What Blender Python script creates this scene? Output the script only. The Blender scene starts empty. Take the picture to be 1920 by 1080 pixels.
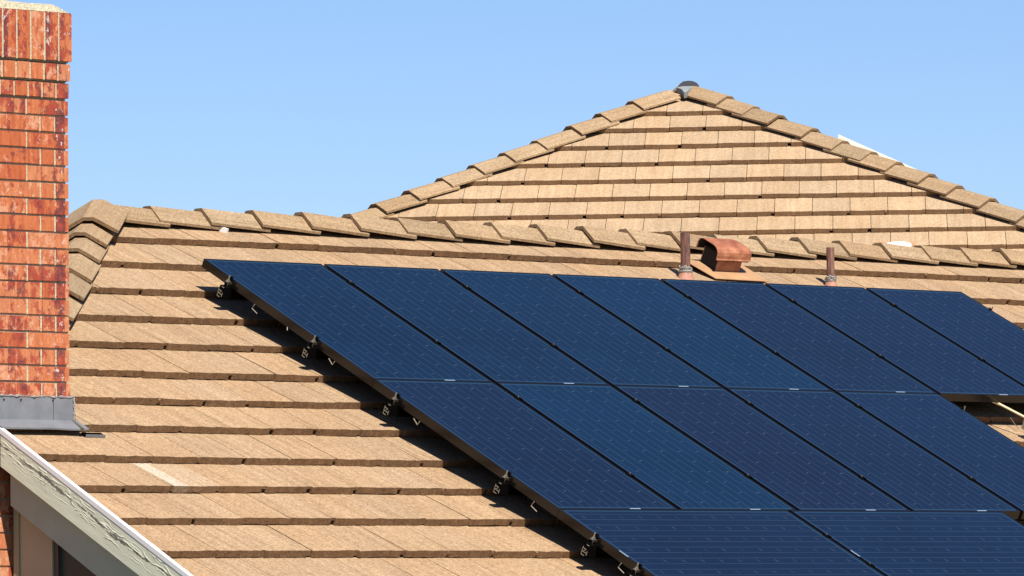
import bpy, bmesh, math, random
from mathutils import Vector, Matrix, noise
random.seed(7)
R = math.radians
scene = bpy.context.scene
C = scene.collection

# ---------------------------------------------------------------- camera
ZO = 5.2                                     # height of the array's top corner above the ground
cam_d = bpy.data.cameras.new('camera')
cam = bpy.data.objects.new('camera', cam_d); C.objects.link(cam)
rx = Vector((0.75042464, -0.6608716, -0.01056405))
dy = Vector((0.03089112, 0.05103367, -0.99821907))
fz = Vector((0.66023375, 0.74876184, 0.05871199))
cam.matrix_world = Matrix(((rx.x, -dy.x, -fz.x, -17.92394318), (rx.y, -dy.y, -fz.y, -22.78486072),
                           (rx.z, -dy.z, -fz.z, -1.87518324 + ZO), (0, 0, 0, 1)))
cam_d.sensor_width = 36.0
cam_d.lens = 10300.49 / 1920 * 36.0
cam_d.clip_start = 0.5; cam_d.clip_end = 3000
scene.camera = cam

# ---------------------------------------------------------------- light
SUN = Vector((-0.234, -0.650, 0.723)).normalized()
sun_el = math.asin(SUN.z)
sun_az = math.atan2(SUN.x, SUN.y)            # clockwise from +Y
world = bpy.data.worlds.new('World'); scene.world = world; world.use_nodes = True
wn = world.node_tree.nodes; wl = world.node_tree.links
bg = wn['Background']
sky = wn.new('ShaderNodeTexSky'); sky.sky_type = 'NISHITA'; sky.sun_disc = False
sky.sun_elevation = sun_el; sky.sun_rotation = sun_az
sky.altitude = 0; sky.air_density = 1.0; sky.dust_density = 0.0; sky.ozone_density = 9.5
tint = wn.new('ShaderNodeMix'); tint.data_type = 'RGBA'; tint.blend_type = 'MULTIPLY'; tint.inputs[0].default_value = 1
tint.inputs[7].default_value = (1.05, 0.965, 1.02, 1)
wl.new(sky.outputs[0], tint.inputs[6]); wl.new(tint.outputs[2], bg.inputs[0]); bg.inputs[1].default_value = 0.0675
sd = bpy.data.lights.new('sun', 'SUN'); sd.energy = 5.0; sd.angle = R(0.5); sd.color = (1.0, 0.94, 0.85)
so = bpy.data.objects.new('sun', sd); C.objects.link(so)
so.rotation_euler = SUN.to_track_quat('Z', 'Y').to_euler(); so.location = (0, 0, 40)
scene.view_settings.view_transform = 'Standard'; scene.view_settings.look = 'None'
scene.view_settings.exposure = 0.8; scene.view_settings.gamma = 1.0

# ---------------------------------------------------------------- frames
TH = R(26.3); cs, sn = math.cos(TH), math.sin(TH)
class Frame:
    def __init__(s, O, u, v, n): s.O, s.u, s.v, s.n = Vector(O), Vector(u), Vector(v), Vector(n)
    def __call__(s, u, v, n=0.0): return s.O + s.u * u + s.v * v + s.n * n
    def mat(s, u=0, v=0, n=0):
        p = s(u, v, n)
        return Matrix(((s.u.x, -s.v.x, s.n.x, p.x), (s.u.y, -s.v.y, s.n.y, p.y), (s.u.z, -s.v.z, s.n.z, p.z), (0, 0, 0, 1)))
# array plane: u along the ridge, v down the slope, n out of the roof
AF = Frame((0, 0, ZO), (1, 0, 0), (0, -cs, -sn), (0, -sn, cs))
H = 0.168; DU = 0.017
RF = Frame(AF(DU, -0.020, -H), AF.u, AF.v, AF.n)
q = math.sqrt(0.5)
WF = Frame((11.885, 8.901, 2.263 + ZO), (q, -q, 0), (-q * cs, -q * cs, -sn), (-q * sn, -q * sn, cs))

# ---------------------------------------------------------------- helpers
class MB:
    def __init__(s): s.v = []; s.f = []; s.uv = []; s.c = []; s.m = []
    def face(s, pts, uvs=None, col=(1, 1, 1, 1), mi=0):
        b = len(s.v); s.v += [tuple(p) for p in pts]; s.f.append(tuple(range(b, b + len(pts))))
        s.uv.append(uvs or [(0, 0)] * len(pts)); s.c.append(col); s.m.append(mi)
    def box(s, fr, u0, u1, v0, v1, n0, n1, col=(1, 1, 1, 1), mi=0):
        P = [[fr(a, b, c) for c in (n0, n1)] for a, b in ((u0, v0), (u1, v0), (u1, v1), (u0, v1))]
        uv4 = [(u0, v0), (u1, v0), (u1, v1), (u0, v1)]
        s.face([P[3][1], P[2][1], P[1][1], P[0][1]], uv4[::-1], col, mi)
        s.face([P[0][0], P[1][0], P[2][0], P[3][0]], uv4, col, mi)
        for i in range(4):
            j = (i + 1) % 4
            s.face([P[i][1], P[j][1], P[j][0], P[i][0]], [uv4[i], uv4[j], uv4[j], uv4[i]], col, mi)
    def prism(s, sec0, sec1, col=(1, 1, 1, 1), caps=True, mi=0):
        n = len(sec0)
        for i in range(n):
            j = (i + 1) % n
            s.face([sec0[i], sec1[i], sec1[j], sec0[j]], None, col, mi)
        if caps: s.face(list(sec0), None, col, mi); s.face(list(sec1)[::-1], None, col, mi)
    def tube(s, pts, rads, seg=10, col=(1, 1, 1, 1), caps=True, mi=0):
        rings = []
        for i, p in enumerate(pts):
            p = Vector(p)
            d = (Vector(pts[min(i + 1, len(pts) - 1)]) - Vector(pts[max(i - 1, 0)])).normalized()
            a = d.orthogonal().normalized() if i == 0 else (pa - d * pa.dot(d)).normalized()
            pa = a; b = d.cross(a)
            r = rads[i] if isinstance(rads, (list, tuple)) else rads
            rings.append([p + (a * math.cos(2 * math.pi * k / seg) + b * math.sin(2 * math.pi * k / seg)) * r for k in range(seg)])
        for i in range(len(rings) - 1):
            for k in range(seg):
                l = (k + 1) % seg
                s.face([rings[i][k], rings[i][l], rings[i + 1][l], rings[i + 1][k]], None, col, mi)
        if caps: s.face(rings[0][::-1], None, col, mi); s.face(rings[-1], None, col, mi)
    def build(s, name, mats, parent=None, weld=False, smooth=False, bevel=0):
        me = bpy.data.meshes.new(name); me.from_pydata(s.v, [], s.f)
        if not isinstance(mats, (list, tuple)): mats = [mats]
        for m in mats: me.materials.append(m)
        me.uv_layers.new(name='UVMap'); me.color_attributes.new('tint', 'FLOAT_COLOR', 'CORNER')
        uvl = me.uv_layers['UVMap']; ca = me.color_attributes['tint']
        k = 0
        for fi, f in enumerate(s.f):
            me.polygons[fi].material_index = s.m[fi]
            for j in range(len(f)):
                uvl.data[k].uv = s.uv[fi][j]; ca.data[k].color = s.c[fi]; k += 1
        bm = bmesh.new(); bm.from_mesh(me)
        if weld: bmesh.ops.remove_doubles(bm, verts=bm.verts, dist=0.0004)
        bmesh.ops.recalc_face_normals(bm, faces=bm.faces)
        bm.to_mesh(me); bm.free()
        if smooth:
            for p in me.polygons: p.use_smooth = True
        o = bpy.data.objects.new(name, me); C.objects.link(o)
        if parent: o.parent = parent
        if bevel:
            b = o.modifiers.new('bevel', 'BEVEL'); b.width = bevel; b.segments = 2; b.limit_method = 'ANGLE'
        return o

def tag(o, label=None, cat=None, group=None, kind=None):
    if label: o['label'] = label
    if cat: o['category'] = cat
    if group: o['group'] = group
    if kind: o['kind'] = kind
    return o
def empty(name, mat=None):
    o = bpy.data.objects.new(name, None); C.objects.link(o); o.empty_display_size = 0.2
    if mat is not None: o.matrix_world = mat
    return o
def keep(parent, *objs):                      # parent without moving meshes written in world coordinates
    inv = parent.matrix_world.inverted()
    for o in objs: o.parent = parent; o.matrix_parent_inverse = inv

# ---------------------------------------------------------------- materials
KA = 0.76                                     # albedo level that goes with the exposure above
class NT:
    def __init__(s, name):
        s.m = bpy.data.materials.new(name); s.m.use_nodes = True; s.t = s.m.node_tree
        s.b = s.t.nodes['Principled BSDF']; s.n = s.t.nodes
    def new(s, t, **k):
        n = s.n.new(t)
        for a, b in k.items(): setattr(n, a, b)
        return n
    def ln(s, a, b): s.t.links.new(a, b)
    def coord(s, kind='Object', scale=(1, 1, 1), rot=(0, 0, 0)):
        tc = s.new('ShaderNodeTexCoord'); mp = s.new('ShaderNodeMapping')
        mp.inputs['Scale'].default_value = scale; mp.inputs['Rotation'].default_value = rot
        s.ln(tc.outputs[kind], mp.inputs[0]); return mp.outputs[0]
    def noise(s, vec, scale, detail=2, rough=0.5):
        n = s.new('ShaderNodeTexNoise'); n.inputs['Scale'].default_value = scale
        n.inputs['Detail'].default_value = detail; n.inputs['Roughness'].default_value = rough
        s.ln(vec, n.inputs['Vector']); return n.outputs[0]
    def ramp(s, fac, stops):
        r = s.new('ShaderNodeValToRGB'); e = r.color_ramp.elements
        while len(e) < len(stops): e.new(0.5)
        for i, (p, c) in enumerate(stops):
            e[i].position = p; e[i].color = c if len(c) == 4 else (*c, 1)
        s.ln(fac, r.inputs[0]); return r.outputs[0]
    def mix(s, a, b, fac=None, f=1.0, mode='MIX'):
        m = s.new('ShaderNodeMix', data_type='RGBA', blend_type=mode)
        m.inputs[0].default_value = f
        if fac is not None: s.ln(fac, m.inputs[0])
        for i, x in ((6, a), (7, b)):
            if isinstance(x, tuple): m.inputs[i].default_value = x if len(x) == 4 else (*x, 1)
            else: s.ln(x, m.inputs[i])
        return m.outputs[2]
    def math(s, op, a, b=None, c=None):
        m = s.new('ShaderNodeMath', operation=op)
        for i, x in enumerate((a, b, c)):
            if x is None: continue
            if isinstance(x, (int, float)): m.inputs[i].default_value = x
            else: s.ln(x, m.inputs[i])
        return m.outputs[0]
    def attr(s, name='tint'):
        a = s.new('ShaderNodeAttribute'); a.attribute_name = name; return a.outputs['Color']
    def bump(s, h, strength, dist):
        b = s.new('ShaderNodeBump'); b.inputs['Strength'].default_value = strength; b.inputs['Distance'].default_value = dist
        s.ln(h, b.inputs['Height']); s.ln(b.outputs[0], s.b.inputs['Normal'])
    def rough(s, v): s.b.inputs['Roughness'].default_value = v
    def base(s, c):
        if isinstance(c, tuple): s.b.inputs['Base Color'].default_value = (c[0] * KA, c[1] * KA, c[2] * KA, 1)
        else: s.ln(s.mix(c, (KA, KA, KA), mode='MULTIPLY'), s.b.inputs['Base Color'])

def mat_tile(name, top, grain=1.0, streak=1.0):
    t = NT(name); v = t.coord('Object')
    g1 = t.noise(v, 95, 3, 0.75); g2 = t.noise(v, 34, 2, 0.6); big = t.noise(v, 2.2, 3)
    tc = t.coord('UV', (26, 0.9, 1)); st = t.noise(tc, 1.0, 3, 0.6)
    tf = t.coord('UV', (150, 5, 1)); fi = t.noise(tf, 1.0, 2, 0.6)
    col = t.mix(top, t.attr(), mode='MULTIPLY')
    k = grain
    col = t.mix(col, t.ramp(g1, [(0.28, (max(0.3, 1 - .52 * k),) * 3), (0.43, (1 - .10 * k,) * 3), (0.56, (1.0,) * 3), (0.74, (1 + .36 * k,) * 3)]), mode='MULTIPLY')
    col = t.mix(col, t.ramp(g2, [(0.3, (0.88, 0.87, 0.86)), (0.7, (1.08, 1.08, 1.08))]), mode='MULTIPLY')
    s_ = streak
    col = t.mix(col, t.ramp(st, [(0.32, (1 - .10 * s_, 1 - .13 * s_, 1 - .15 * s_)), (0.5, (1, 1, 1)), (0.68, (1 + .12 * s_, 1 + .13 * s_, 1 + .14 * s_))]), mode='MULTIPLY')
    col = t.mix(col, t.ramp(fi, [(0.3, (0.95,) * 3), (0.7, (1.04,) * 3)]), mode='MULTIPLY')
    col = t.mix(col, t.ramp(big, [(0.3, (0.94, 0.92, 0.90)), (0.7, (1.05, 1.05, 1.05))]), mode='MULTIPLY')
    t.base(col); t.rough(0.95); t.b.inputs['Specular IOR Level'].default_value = 0.15
    t.bump(t.math('ADD', g1, t.math('MULTIPLY', fi, 0.5)), 0.55, 0.004)
    return t.m
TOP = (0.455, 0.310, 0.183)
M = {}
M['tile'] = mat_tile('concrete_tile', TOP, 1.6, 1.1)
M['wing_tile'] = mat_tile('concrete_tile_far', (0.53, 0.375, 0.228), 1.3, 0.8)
M['cap'] = mat_tile('concrete_ridge_tile', (0.40, 0.283, 0.168), 1.5, 1.2)

def simple(name, col, rough=0.6, metal=0.0, nscale=None, namp=0.15, bump=0.0, spec=0.5):
    t = NT(name); t.rough(rough); t.b.inputs['Metallic'].default_value = metal
    t.b.inputs['Specular IOR Level'].default_value = spec
    if nscale:
        v = t.coord('Object'); n = t.noise(v, nscale, 4, 0.6)
        t.base(t.mix(col, t.ramp(n, [(0.3, (1 - namp,) * 3), (0.7, (1 + namp,) * 3)]), mode='MULTIPLY'))
        if bump: t.bump(n, bump, 0.01)
    else: t.base(col)
    return t.m
M['black_frame'] = simple('black_anodised_frame', (0.010, 0.0085, 0.008), 0.20, 0.3, 6, 0.2)
M['clamp'] = simple('clamp_metal', (0.440, 0.432, 0.400), 0.35, 0.8, 60, 0.2)
M['dark_metal'] = simple('dark_rail_metal', (0.005, 0.0045, 0.0045), 0.95, 0.0, None, 0, 0, 0.0)
M['alu'] = simple('raw_aluminium', (0.372, 0.330, 0.252), 0.5, 0.4)
M['lead'] = simple('grey_lead', (0.216, 0.223, 0.238), 0.55, 0.2, 9, 0.16, 0.3)
M['white'] = simple('white_metal', (0.86, 0.86, 0.84), 0.4, 0.0, 20, 0.04)
M['cream'] = simple('cream_paint', (0.66, 0.62, 0.50), 0.6, 0, 12, 0.06)
M['sealant'] = simple('grey_sealant', (0.30, 0.28, 0.25), 0.7, 0, 60, 0.3, 0.8)
def mat_hood():
    t = NT('weathered_terracotta'); v = t.coord('Object'); n = t.noise(v, 16, 5, 0.7); n2 = t.noise(v, 7, 3)
    c = t.ramp(n, [(0.32, (0.27, 0.085, 0.040)), (0.5, (0.42, 0.155, 0.075)), (0.62, (0.46, 0.19, 0.10)), (0.72, (0.62, 0.36, 0.24))])
    t.base(t.mix(c, t.ramp(n2, [(0.35, (0.8, 0.74, 0.7)), (0.65, (1.1, 1.1, 1.1))]), mode='MULTIPLY'))
    t.rough(0.55); t.bump(n2, 0.5, 0.02); return t.m
M['terracotta'] = mat_hood()
M['inner_shade'] = simple('hood_inner_shade', (0.018, 0.010, 0.008), 0.9)  # near-black that stands in for shade in and under the vent hood
M['plate'] = simple('orange_flashing', (0.46, 0.265, 0.130), 0.6, 0, 9, 0.16, 0.1)
M['beige'] = simple('beige_panel', (0.50, 0.48, 0.31), 0.8, 0, 5, 0.06)
M['olive'] = simple('olive_trim', (0.36, 0.36, 0.20), 0.7, 0, 8, 0.08)
M['stucco'] = simple('stucco', (0.45, 0.40, 0.31), 0.9, 0, 40, 0.1, 0.4)
M['dark'] = simple('dark_screen', (0.055, 0.078, 0.062), 0.7)
M['felt'] = simple('roof_underlay', (0.035, 0.028, 0.024), 0.95)
M['mastic'] = simple('grey_mastic', (0.253, 0.281, 0.275), 0.7, 0, 30, 0.15, 0.3)
M['wire'] = simple('grey_wire', (0.22, 0.18, 0.14), 0.5)

def mat_pipe():
    t = NT('rusty_painted_pipe'); v = t.coord('Object', (60, 60, 5)); n = t.noise(v, 1.0, 4, 0.7)
    v2 = t.coord('Object'); b = t.noise(v2, 14, 2)
    c = t.ramp(n, [(0.38, (0.035, 0.018, 0.014)), (0.5, (0.15, 0.050, 0.030)), (0.66, (0.30, 0.15, 0.10))])
    t.base(t.mix(c, (0.07, 0.05, 0.045), t.ramp(b, [(0.5, (0, 0, 0)), (0.7, (0.7, 0.7, 0.7))])))
    t.rough(0.6); t.bump(n, 0.4, 0.003); return t.m
M['pipe'] = mat_pipe()

def mat_brick():
    t = NT('mottled_brick'); v = t.coord('Object')
    n1 = t.noise(v, 13, 5, 0.62); n2 = t.noise(v, 21, 5, 0.7)
    w = t.coord('Object', (60, 60, 9)); n3 = t.noise(w, 1.0, 3, 0.6); fine = t.noise(v, 150, 2, 0.6)
    a = t.new('ShaderNodeAttribute'); a.attribute_name = 'tint'
    sp = t.new('ShaderNodeSeparateColor'); t.ln(a.outputs['Color'], sp.inputs[0])
    base = t.ramp(sp.outputs[0], [(0.0, (0.56, 0.120, 0.032)), (0.5, (0.63, 0.170, 0.055)), (1.0, (0.66, 0.225, 0.095))])
    base = t.mix(base, t.ramp(n3, [(0.3, (0.80, 0.72, 0.66)), (0.7, (1.14, 1.28, 1.36))]), mode='MULTIPLY')
    # upright bands left by the kiln stacking, each with its own tone
    vor = t.new('ShaderNodeTexVoronoi'); vor.feature = 'F1'; vor.inputs['Scale'].default_value = 1.0
    t.ln(t.coord('Object', (17, 17, 0.01)), vor.inputs['Vector'])
    vs = t.new('ShaderNodeSeparateColor'); t.ln(vor.outputs['Color'], vs.inputs[0])
    band = t.math('MULTIPLY', t.math('SUBTRACT', vs.outputs[0], 0.5), 0.16)
    n4 = t.noise(t.coord('Object', (1.0, 1.0, 0.6)), 19, 6, 0.7)
    off = t.math('ADD', t.math('ADD', n4, band), t.math('MULTIPLY', t.math('SUBTRACT', sp.outputs[1], 0.5), 0.22))
    red = t.ramp(off, [(0.505, (0, 0, 0)), (0.535, (0.75, 0.75, 0.75)), (0.68, (1, 1, 1))])
    base = t.mix(base, t.mix((0.40, 0.045, 0.018), (0.17, 0.028, 0.030), t.ramp(t.math('ADD', n2, band), [(0.5, (0, 0, 0)), (0.58, (1, 1, 1))])), red)
    n5 = t.noise(t.coord('Object', (1, 1, 0.7)), 34, 6, 0.8)
    off2 = t.math('ADD', n5, t.math('ADD', t.math('MULTIPLY', band, -0.8), t.math('MULTIPLY', t.math('SUBTRACT', sp.outputs[2], 0.5), 0.16)))
    pale = t.ramp(off2, [(0.59, (0, 0, 0)), (0.64, (0.6, 0.6, 0.6)), (0.85, (1, 1, 1))])
    base = t.mix(base, (0.80, 0.43, 0.26), pale)
    base = t.mix(base, (0.80, 0.72, 0.66), t.ramp(t.math('ADD', n5, band), [(0.63, (0, 0, 0)), (0.67, (0.95, 0.95, 0.95))]))
    base = t.mix(base, t.ramp(fine, [(0.3, (0.88,) * 3), (0.7, (1.08,) * 3)]), mode='MULTIPLY')
    base = t.mix(base, (0.82, 0.82, 0.80), mode='MULTIPLY'); t.base(base); t.rough(0.8); t.bump(t.math('ADD', n2, fine), 0.35, 0.004); return t.m
M['brick'] = mat_brick()
M['brick_dark'] = M['brick']
M['mortar'] = simple('sandy_mortar', (0.56, 0.47, 0.31), 0.95, 0, 110, 0.28, 0.7)
M['crown'] = simple('pale_mortar_crown', (0.50, 0.45, 0.31), 0.95, 0, 70, 0.4, 1.0)

def mat_glass():
    t = NT('solar_glass'); uv = t.coord('UV')
    sx = t.new('ShaderNodeSeparateXYZ'); t.ln(uv, sx.inputs[0]); X, Y = sx.outputs[0], sx.outputs[1]
    fx = t.math('FRACT', t.math('DIVIDE', t.math('SUBTRACT', X, 0.024), 0.0625))
    dx = t.math('MULTIPLY', t.math('ABSOLUTE', t.math('SUBTRACT', fx, 0.5)), 0.0625)
    brk = t.noise(t.coord('UV', (40, 3, 1)), 1.0, 2)
    line = t.math('MULTIPLY', t.math('LESS_THAN', dx, 0.0017), t.ramp(brk, [(0.3, (0.55,) * 3), (0.62, (1,) * 3)]))
    gx = t.math('SUBTRACT', t.math('FRACT', t.math('DIVIDE', t.math('SUBTRACT', X, 0.024), 0.125)), 0.5)
    gy = t.math('SUBTRACT', t.math('FRACT', t.math('DIVIDE', t.math('SUBTRACT', Y, 0.027), 0.125)), 0.5)
    ax = t.math('ADD', t.math('MULTIPLY', gx, 0.125), 0.0); ay = t.math('ADD', t.math('MULTIPLY', gy, 0.125), t.math('MULTIPLY', gx, 0.04))
    mk = t.math('MULTIPLY', t.math('LESS_THAN', t.math('ABSOLUTE', ax), 0.013), t.math('LESS_THAN', t.math('ABSOLUTE', ay), 0.0036))
    mk = t.math('MULTIPLY', mk, t.ramp(t.noise(t.coord('UV'), 9, 1), [(0.35, (0.3,) * 3), (0.65, (1,) * 3)]))
    dust = t.noise(t.coord('Object'), 420, 1); spk = t.ramp(dust, [(0.80, (0,) * 3), (0.84, (0.8,) * 3)])
    inx = t.math('MULTIPLY', t.math('GREATER_THAN', X, 0.024), t.math('LESS_THAN', X, 0.774))
    iny = t.math('MULTIPLY', t.math('GREATER_THAN', Y, 0.027), t.math('LESS_THAN', Y, 1.527))
    ins = t.math('MULTIPLY', inx, iny)
    oi = t.new('ShaderNodeObjectInfo')
    cell = t.mix(oi.outputs['Color'], t.ramp(t.noise(t.coord('Object'), 1.6, 3), [(0.3, (0.74,) * 3), (0.7, (1.04,) * 3)]), mode='MULTIPLY')
    c = t.mix((0.016, 0.042, 0.078), cell, ins)
    f = t.math('MULTIPLY', t.math('MAXIMUM', t.math('MULTIPLY', line, 0.25), t.math('MULTIPLY', mk, 0.28)), ins)
    c = t.mix(c, (0.16, 0.20, 0.25), f)
    c = t.mix(c, (0.5, 0.5, 0.5), spk)
    t.base(c); t.rough(0.14); t.b.inputs['IOR'].default_value = 1.38
    return t.m
M['glass'] = mat_glass()

def mat_fascia():
    t = NT('peeling_sage_paint'); uvw = t.coord('UV')
    sx = t.new('ShaderNodeSeparateXYZ'); t.ln(uvw, sx.inputs[0]); X, Y = sx.outputs[0], sx.outputs[1]
    # UV.x metres down the rake, UV.y 0 (top) to 1 (bottom); bare split wood follows a wandering line
    cen = t.math('ADD', 0.02, t.math('MULTIPLY', t.noise(t.coord('UV', (1.5, 0, 1)), 1.0, 2), 0.62))
    d = t.math('SUBTRACT', Y, cen)
    rag = t.noise(t.coord('UV', (22, 3.5, 1)), 1.0, 5, 0.7)
    wid = t.noise(t.coord('UV', (3.5, 0, 1)), 1.0, 3)
    thr = t.math('MULTIPLY', t.math('SUBTRACT', wid, 0.34), 0.30)
    gap = t.math('LESS_THAN', t.math('ADD', t.math('ABSOLUTE', d), t.math('MULTIPLY', t.math('SUBTRACT', rag, 0.45), 0.30)), thr)
    near = t.ramp(t.math('ABSOLUTE', d), [(0.06, (1,) * 3), (0.34, (0.06,) * 3)])
    warp = t.noise(t.coord('UV', (3.0, 1.6, 1)), 1.0, 3, 0.55)
    ph = t.math('ADD', t.math('MULTIPLY', Y, 34.0), t.math('MULTIPLY', warp, 60.0))
    sw = t.math('POWER', t.math('ADD', t.math('MULTIPLY', t.math('SINE', ph), 0.5), 0.5), 3.0)
    brk = t.ramp(t.noise(t.coord('UV', (9, 5, 1)), 1.0, 2), [(0.42, (0,) * 3), (0.58, (1,) * 3)])
    ridge = t.math('MULTIPLY', t.math('MULTIPLY', sw, near), brk)
    fine = t.noise(t.coord('UV', (20, 60, 1)), 1.0, 3)
    c = t.mix((0.72, 0.75, 0.57), (0.20, 0.195, 0.155), gap)
    c = t.mix(c, t.ramp(fine, [(0.3, (0.96,) * 3), (0.7, (1.03,) * 3)]), mode='MULTIPLY')
    t.base(c); t.rough(0.6)
    h = t.math('ADD', t.math('ADD', ridge, t.math('MULTIPLY', gap, -1.6)), t.math('ADD', t.math('MULTIPLY', fine, 0.06), t.math('MULTIPLY', warp, 0.8)))
    t.bump(h, 1.0, 0.0036); return t.m
M['fascia'] = mat_fascia()
M['sage'] = simple('sage_paint', (0.44, 0.55, 0.42), 0.65, 0, 8, 0.06, 0.15)

# ---------------------------------------------------------------- ground
def mat_ground():
    t = NT('dry_grass'); v = t.coord('Object'); n = t.noise(v, 3, 5); n2 = t.noise(v, 0.12, 3)
    t.base(t.mix(t.ramp(n, [(0.35, (0.06, 0.07, 0.03)), (0.65, (0.13, 0.13, 0.06))]), t.ramp(n2, [(0.4, (0.8,) * 3), (0.6, (1.2, 1.1, 0.9))]), mode='MULTIPLY'))
    t.rough(0.95); return t.m
g = MB(); gf = Frame((0, 0, 0), (1, 0, 0), (0, 1, 0), (0, 0, 1))
g.face([(-900, -900, 0), (900, -900, 0), (900, 900, 0), (-900, 900, 0)], [(-900, -900), (900, -900), (900, 900), (-900, 900)])
tag(g.build('ground', mat_ground()), kind='structure')

# ---------------------------------------------------------------- tiled faces
def clip(poly, planes):                        # planes: (a, b, c) keeps a*u + b*v + c >= 0
    for a, b, c in planes:
        out = []
        for i in range(len(poly)):
            p, r_ = poly[i], poly[(i + 1) % len(poly)]
            dp = a * p[0] + b * p[1] + c; dr = a * r_[0] + b * r_[1] + c
            if dp >= 0: out.append(p)
            if (dp >= 0) != (dr >= 0):
                t = dp / (dp - dr); out.append((p[0] + (r_[0] - p[0]) * t, p[1] + (r_[1] - p[1]) * t))
        poly = out
        if len(poly) < 3: return []
    return poly

TW = 0.283
def tiled_face(mb, fr, tails, offs, umin, umax, planes, th=0.036, E=0.354, seg=6, gapf=None, vary=0.035, special=None):
    for k, vt in enumerate(tails):
        off = offs[k % len(offs)]
        i0 = int(math.floor((umin - off) / TW)) - 1; i1 = int(math.ceil((umax - off) / TW)) + 1
        vh = (tails[k - 1] if k else vt - E) - 0.045
        Ek = vt - (tails[k - 1] if k else vt - E)
        crs_u = random.uniform(0, 10)
        for i in range(i0, i1):
            u0 = off + i * TW
            rnd = random.random
            g_ = gapf(k, i) if gapf else 0.002
            dn = random.uniform(-0.0010, 0.0010) + 0.004 * noise.noise(Vector((u0 * 0.6, vt * 0.7, 3))); dv = random.uniform(-0.002, 0.002) + 0.007 * math.sin(u0 * 1.1 + crs_u)
            skew = random.uniform(-0.004, 0.004)
            s = 1 + random.uniform(-vary, vary) * 0.8; wmt = random.uniform(-0.022, 0.022)
            col = (s * (1 + wmt), s, s * (1 - wmt * 1.3), 1)
            if special and special(k, i, u0): col = special(k, i, u0)
            lip = 0.024
            def ntop(v, u):
                return -(th + 0.0035) * (vt - v) / Ek + dn
            parts = []
            # body
            pts = []
            for j in range(seg + 1):
                uu = u0 + (TW - lip - g_) * j / seg
                pts.append((uu, vt + dv + skew * j / seg + random.uniform(-0.003, 0.003)))
            if special and special(k, i, u0):
                parts.append((pts[:3], 0.0, th, (1.30, 1.62, 2.05, 1))); pts = pts[2:]; col = (1.12, 1.20, 1.30, 1)
            parts.append((pts, 0.0, th + random.uniform(-0.002, 0.002), col))
            hole = random.uniform(0.006, 0.022); lip_w = random.uniform(0.6, 1.0)
            r = rnd(); rec = 0.003 if r < 0.30 else (0.006 if r < 0.8 else -0.001)
            ul0, ul1 = u0 + TW - lip - g_ + 0.0001, u0 + TW - g_
            if r >= 0.8:
                lc = (1.15, 1.05, 1.0, 1)
            else: lc = col
            parts.append(([(ul0, vt + dv + skew - rec), (ul1, vt + dv + skew - rec + random.uniform(-.002, .002))],
                          random.uniform(-0.0015, 0.0), (hole if r < 0.30 else th * random.uniform(0.8, 1.0)), col))
            if r >= 0.8 and seg > 2:               # pale chipped corner in the joint
                parts.append(([(ul0 + 0.004, vt + dv + 0.003), (ul0 + 0.018, vt + dv + 0.001)], -0.006, 0.012, (1.35, 1.2, 1.15, 1)))
            for tail, dz, tk, cc in parts:
                poly = list(tail) + [(tail[-1][0], vh), (tail[0][0], vh)]
                poly = clip(poly, planes)
                if len(poly) < 3: continue
                top = [fr(u, v, ntop(v, u) + dz) for u, v in poly]
                bot = [fr(u, v, ntop(v, u) + dz - tk + (random.uniform(-0.0028, 0.0028) if v > vt - 0.05 else 0)) for u, v in poly]
                top = [p_ + fr.n * (random.uniform(-0.0018, 0.0012) if uv_[1] > vt - 0.05 else 0) for p_, uv_ in zip(top, poly)]
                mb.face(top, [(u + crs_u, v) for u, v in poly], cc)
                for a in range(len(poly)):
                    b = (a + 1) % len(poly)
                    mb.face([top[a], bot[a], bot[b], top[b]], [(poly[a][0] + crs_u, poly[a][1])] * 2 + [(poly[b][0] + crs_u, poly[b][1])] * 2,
                            (cc[0] * 0.50, cc[1] * 0.43, cc[2] * 0.38, 1))  # bare concrete edges, darkened further in colour to deepen their shade

house = empty('house', Matrix.Translation((3, 0, 0)))
tag(house, 'house with tan concrete tile roofs and a red brick chimney, carrying the solar panels', 'house')

roof = MB()
tails = [-0.68, -0.31, 0.06, 0.432, 0.793, 1.152, 1.493, 1.838, 2.196, 2.539, 2.896, 3.255, 3.61, 3.965, 4.32, 4.675, 5.03]
offs = [0.225, 0.035, 0.175, 0.262, 0.118, 0.272, 0.144, 0.05, 0.180, 0.062, 0.227, 0.10, 0.24, 0.05, 0.2, 0.12, 0.27]
KH = -0.868; VR = -0.99; UR = KH - cs * VR     # hip: u + cs*v = KH ; ridge: v = VR
def front_gap(k, i):
    h = (k * 7919 + i * 104729) % 100
    return 0.0034 if h < 11 else 0.0004
def white_tile(k, i, u0):
    return (1.22, 1.42, 1.66, 1) if (k == 9 and abs(u0 + 1.92) < 0.14) else None
tiled_face(roof, RF, tails, offs, -2.5, 9.4, [(1, 0, 2.505), (0, 1, -VR), (1, cs, -KH), (-1, 0, 9.4)], gapf=front_gap, special=white_tile)
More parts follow.
